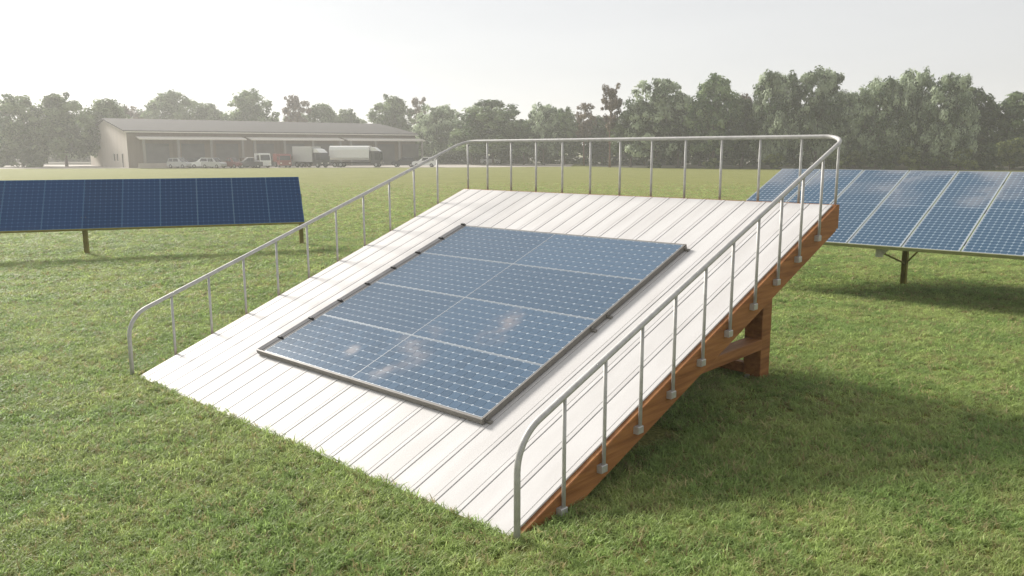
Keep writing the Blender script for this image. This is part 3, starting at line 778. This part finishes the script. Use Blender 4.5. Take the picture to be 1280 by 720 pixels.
MB().add([(-ov, -ov, zs), (WL + ov, -ov, zs), (WL + ov, WD_ / 2, RG), (-ov, WD_ / 2, RG), (-ov, -ov, zs + .22), (WL + ov, -ov, zs + .22), (WL + ov, WD_ / 2, RG + .22), (-ov, WD_ / 2, RG + .22),
          (-ov, WD_ + ov, zs), (WL + ov, WD_ + ov, zs), (-ov, WD_ + ov, zs + .22), (WL + ov, WD_ + ov, zs + .22)],
         [(4, 5, 6, 7), (7, 6, 11, 10), (0, 3, 2, 1), (3, 8, 9, 2), (0, 1, 5, 4), (8, 10, 11, 9), (0, 4, 7, 3), (3, 7, 10, 8), (1, 2, 6, 5), (2, 9, 11, 6)]).build('roof', M_roof, wh)
MB().box(-.5, WL + .5, -.75, -.602, EV - .28, EV - .05).build('gutter', M_pale, wh)
aw = [(1.6, 22.6), (23.6, 44.8), (45.8, 66.2)]
for a0, a1 in aw:
    m_ = MB(); m_.add([(a0, -.02, 6.25), (a1, -.02, 6.25), (a1, -3.2, 5.75), (a0, -3.2, 5.75), (a0, -.02, 6.13), (a1, -.02, 6.13), (a1, -3.2, 5.5), (a0, -3.2, 5.5)], [(0, 1, 2, 3), (7, 6, 5, 4), (3, 2, 6, 7), (0, 3, 7, 4), (1, 5, 6, 2)])
    m_.build('awning', M_pale, wh)
    for q in range(4):
        x = a0 + .8 + (a1 - a0 - 1.6) * q / 3
        MB().box(x - .22, x + .22, -3.05, -2.7, 0, 5.6).build('column', M_col, wh)
for x in (3.2, 10.2, 17.2, 25.0, 32, 39, 47.8, 54.8, 61.5):
    d = MB().box(x, x + 4.6, -.06, -.002, 0, 4.8).build('roller_door', M_door, wh)
    sl = MB()
    for q in range(12): sl.box(x + .05, x + 4.55, -.09, -.062, .1 + q * .39, .4 + q * .39)
    sl.build('door_slat', M_door, d)
for y in (4.0, 8.5, 11.5):
    f = MB().box(-.06, -.012, y, y + 1.2, 1.2 if y > 5 else 0, 2.9).build('window' if y > 5 else 'side_door', M_pale, wh)
    MB().box(-.075, -.061, y + .12, y + 1.08, 1.32 if y > 5 else .1, 2.78).build('pane', M_glass_d, f)
MB().box(1.0, 20, -4.3, -3.3, 0, .95).build('loading_dock', M_conc, wh)

# ------------------------------------------------------------------ vehicles in the yard
M_tyre = mat('tyre', (.02, .02, .02), .9)
M_hub = mat('wheel_hub', (.35, .35, .35), .4, .6)
M_lamp = mat('lamp_glass', (.7, .68, .6), .2)
def paint(name, c): return mat(name, c, .28, .1, .5, var=.06)
P_silver = paint('silver_paint', (.42, .42, .42)); P_white = paint('white_paint', (.75, .75, .73)); P_red = paint('dark_red_paint', (.16, .04, .035)); P_dark = paint('dark_grey_paint', (.05, .05, .055)); P_brown = paint('brown_paint', (.10, .075, .055)); P_red2 = paint('red_paint', (.22, .05, .045)); P_grey = paint('light_grey_box', (.50, .50, .49))
def wheel(parent, x, y, r, wd):
    t = MB().tube([(x, y - wd / 2, r), (x, y + wd / 2, r)], r, 14).build('wheel', M_tyre, parent)
    MB().tube([(x, y - wd / 2 - .012, r), (x, y + wd / 2 + .012, r)], r * .58, 10).build('rim', M_hub, t)
def loft(mb, secs):
    """secs: list of (x, halfwidth_bottom, halfwidth_top, z0, z1)"""
    vs = []
    for x, a, b, z0, z1 in secs: vs += [(x, -a, z0), (x, a, z0), (x, b, z1), (x, -b, z1)]
    n = len(secs); fs = [(3, 2, 1, 0), tuple(4 * (n - 1) + k for k in range(4))]
    for i in range(n - 1):
        for k in range(4): fs.append((4 * i + k, 4 * i + (k + 1) % 4, 4 * i + 4 + (k + 1) % 4, 4 * i + 4 + k))
    return mb.add(vs, fs)
def car(x, y, rz, P, label, kind='saloon', name='parked_car'):
    t = empty(name, (x, y, .02), rz, label, 'car')
    if kind == 'saloon':
        lo = [(-2.2, .74, .72, .34, .72), (-2.05, .84, .80, .24, .90), (-1.1, .88, .84, .20, .93), (.9, .88, .84, .20, .94), (1.9, .84, .78, .22, .80), (2.2, .70, .66, .34, .62)]
        cab = [(-1.75, .78, .60, .915, .93), (-1.05, .80, .62, .925, 1.40), (.25, .80, .62, .935, 1.43), (1.15, .80, .66, .93, .95)]
    else:
        lo = [(-2.25, .80, .78, .40, 1.0), (-2.1, .88, .86, .30, 1.08), (.95, .90, .86, .28, 1.08), (2.0, .86, .80, .30, 1.00), (2.25, .76, .72, .42, .80)]
        cab = [(-2.1, .84, .70, 1.075, 1.10), (-1.85, .84, .70, 1.078, 1.72), (.15, .84, .70, 1.078, 1.76), (1.05, .82, .72, 1.07, 1.10)]
    if kind == 'pickup':
        cab = [(-.75, .84, .70, 1.078, 1.10), (-.6, .84, .70, 1.078, 1.74), (.3, .84, .70, 1.078, 1.76), (1.1, .82, .72, 1.07, 1.10)]
    body = loft(MB(), lo).build('body', P, t)
    loft(MB(), cab).build('cabin', P, t)
    z0, z1 = cab[1][3] + .06, cab[1][4] - .07
    for s in (-1, 1):
        wn = MB(); x0, x1 = cab[1][0] + .05, cab[2][0] - .02
        f = lambda z: (cab[1][1] + (cab[1][2] - cab[1][1]) * (z - cab[1][3]) / (cab[1][4] - cab[1][3])) + .012
        xm = (x0 + x1) / 2
        for a, b, c_, d_ in ((x0, xm - .04, x0 + .03, xm - .04), (xm + .04, x1 + .3, xm + .04, x1 + .05)):
            wn.add([(a, s * f(z0), z0), (b, s * f(z0), z0), (d_, s * f(z1), z1), (c_, s * f(z1), z1), (a, s * (f(z0) - .02), z0), (b, s * (f(z0) - .02), z0), (d_, s * (f(z1) - .02), z1), (c_, s * (f(z1) - .02), z1)], [(0, 1, 2, 3), (0, 4, 5, 1), (2, 6, 7, 3), (1, 5, 6, 2), (3, 7, 4, 0)])
        wn.build('side_window', M_glass_d, t)
        MB().box(2.08, 2.19, s * .58 - .14, s * .58 + .14, lo[-1][3] + .12, lo[-1][3] + .27).build('headlight', M_lamp, t)
    a, b = cab[2], cab[3]
    MB().add([(a[0] + .08, -.58, a[4] - .03), (a[0] + .08, .58, a[4] - .03), (b[0] + .01, .66, b[4] + .01), (b[0] + .01, -.66, b[4] + .01), (a[0] + .02, -.58, a[4] - .08), (a[0] + .02, .58, a[4] - .08), (b[0] - .08, .66, b[4] - .02), (b[0] - .08, -.66, b[4] - .02)],
             [(0, 1, 2, 3), (7, 6, 5, 4), (0, 4, 5, 1), (2, 6, 7, 3), (1, 5, 6, 2), (3, 7, 4, 0)]).build('windscreen', M_glass_d, t)
    for xx in (-1.35, 1.38):
        for s in (-1, 1): wheel(t, xx, s * .80, .33, .2)
    return t
    return t
for c_ in (car(-64.6, 159, R(-22), P_silver, 'silver estate car leftmost in the warehouse yard', 'suv'),
           car(-60.6, 160, R(200), P_white, 'white estate car beside the leftmost silver one in the yard', 'suv'),
           car(-57.2, 157, R(-25), P_silver, 'tall silver pickup in the warehouse yard', 'pickup', 'pickup_truck'),
           car(-54.0, 158, R(-30), P_red, 'dark red pickup between the silver pickup and the flatbed lorry', 'pickup', 'pickup_truck'),
           car(-52.2, 162.5, R(160), P_white, 'white estate car half hidden behind the flatbed lorry', 'suv'),
           car(-62.4, 163.5, R(10), P_dark, 'dark estate car in the second row behind the leftmost cars', 'suv'),
           car(-51.0, 158.5, R(-150), P_dark, 'dark grey pickup in front of the flatbed lorry bed', 'pickup', 'pickup_truck'),
           car(-21.8, 166, R(175), P_dark, 'dark estate car parked by the right end of the warehouse', 'suv'),
           car(-17.6, 165, R(178), P_white, 'white estate car parked just right of the warehouse', 'suv'),
           car(-5.2, 199, R(10), P_white, 'small white car far back under the domed tree', 'suv')):
    c_.scale = (1.1, 1.1, 1.12)
def truck(x, y, rz, cabP, label, body=None, bodyP=None, bl=6.0, bz=(1.2, 3.9), fairing=None, cabh=2.75, cat='truck', name='lorry', rounded=False):
    t = empty(name, (x, y, .02), rz, label, cat)
    cab = MB(); prof = [(0, .55), (2.0, .55), (2.05, 1.25), (1.85, cabh - .1), (1.7, cabh), (0, cabh)]
    cab.prism([(p[0], p[1]) for p in prof], -1.2, 1.2).build('cab', cabP, t)
    MB().add([(2.06, -1.05, 1.45), (2.06, 1.05, 1.45), (1.90, 1.0, cabh - .3), (1.90, -1.0, cabh - .3), (2.0, -1.05, 1.45), (2.0, 1.05, 1.45), (1.82, 1.0, cabh - .3), (1.82, -1.0, cabh - .3)], [(0, 1, 2, 3), (7, 6, 5, 4), (0, 4, 5, 1), (2, 6, 7, 3), (1, 5, 6, 2), (3, 7, 4, 0)]).build('windscreen', M_glass_d, t)
    for s in (-1, 1):
        MB().box(.9, 1.75, s * 1.205 - .012, s * 1.205 + .012, 1.5, cabh - .35).build('side_window', M_glass_d, t)
        MB().box(2.03, 2.10, s * .85 - .16, s * .85 + .16, .75, .98).build('headlight', M_lamp, t)
        MB().box(1.75, 1.85, s * 1.4 - .1, s * 1.4 + .1, 1.6, 2.2).build('mirror', M_tyre, t)
    MB().box(2.06, 2.15, -1.18, 1.18, .42, .70).build('bumper', cabP, t)
    MB().box(-bl - .2, .1, -.55, .55, .75, 1.05).build('chassis', M_tyre, t)
    if fairing:
        MB().prism([(.1, cabh + .002), (1.7, cabh + .002), (.9, cabh + .65), (.1, cabh + .8)], -1.1, 1.1).build('roof_fairing', fairing, t)
    if body == 'box':
        c = .75 if rounded else .06
        bd = MB(); z0, z1 = bz
        pr = [(-1.25 + c * .5, z0), (1.25 - c * .5, z0), (1.25, z0 + c * .6), (1.25, z1 - c), (1.25 - c * .3, z1 - c * .3), (1.25 - c, z1), (-1.25 + c, z1), (-1.25 + c * .3, z1 - c * .3), (-1.25, z1 - c), (-1.25, z0 + c * .6)]
        n = len(pr); vs = [(xx, p[0], p[1]) for xx in (-bl - .25, -.25) for p in pr]
        bd.add(vs, [tuple(range(n)), tuple(range(2 * n - 1, n - 1, -1))] + [(i, n + i, n + (i + 1) % n, (i + 1) % n) for i in range(n)])
        bd.build('cargo_box', bodyP, t)
    elif body == 'flat':
        MB().box(-bl - .2, -.15, -1.25, 1.25, 1.052, 1.22).build('load_bed', bodyP, t)
        sd_ = MB(); sd_.box(-bl - .2, -.15, -1.25, -1.2, 1.222, 1.9); sd_.box(-bl - .2, -.15, 1.2, 1.25, 1.222, 1.9); sd_.box(-.2, -.15, -1.199, 1.199, 1.222, 2.3)
        sd_.build('side_board', bodyP, t)
    xs = [1.1] + ([-bl + .8, -bl + 2.0] if bl > 5 else [-bl + 1.2])
    for xx in xs:
        for s in (-1, 1): wheel(t, xx, s * 1.02, .5, .34)
    return t
truck(-49.6, 161, R(-42), P_white, 'white cabbed flatbed lorry with a dark brown load bed', 'flat', P_brown, 5.2, cabh=2.8)
truck(-45.9, 164, R(-62), P_red2, 'red lorry parked between the white cab and the grey box lorry', 'box', P_red2, 3.2, bz=(1.1, 2.7), cabh=2.6)
truck(-38.6, 162.5, R(-32), P_dark, 'dark cabbed lorry with a light grey box and white roof fairing', 'box', P_grey, 5.4, bz=(1.1, 4.1), fairing=P_white, cabh=2.9)
truck(-28.2, 165, R(-6), P_dark, 'dark tractor lorry with a long white rounded tank trailer', 'box', P_white, 8.2, bz=(1.45, 4.25), fairing=P_white, cabh=3.2, rounded=True)

# ------------------------------------------------------------------ haze
hz = MB().box(-1600, 1600, -140, 1600, -1, 23)
hm = bpy.data.materials.new('haze_air'); hm.use_nodes = True
ht = hm.node_tree; ht.nodes.remove(ht.nodes['Principled BSDF'])
pv = ht.nodes.new('ShaderNodeVolumePrincipled')
pv.inputs['Color'].default_value = (.945, .935, .918, 1)
pv.inputs['Density'].default_value = .00092
pv.inputs['Anisotropy'].default_value = .38
for n_ in ('Density Attribute', 'Color Attribute', 'Temperature Attribute'):
    if n_ in pv.inputs: pv.inputs[n_].default_value = ''
ht.links.new(pv.outputs[0], ht.nodes['Material Output'].inputs['Volume'])
ho = hz.build('haze', hm)
tag(ho, 'pale haze hanging over the field', 'haze', kind='stuff')
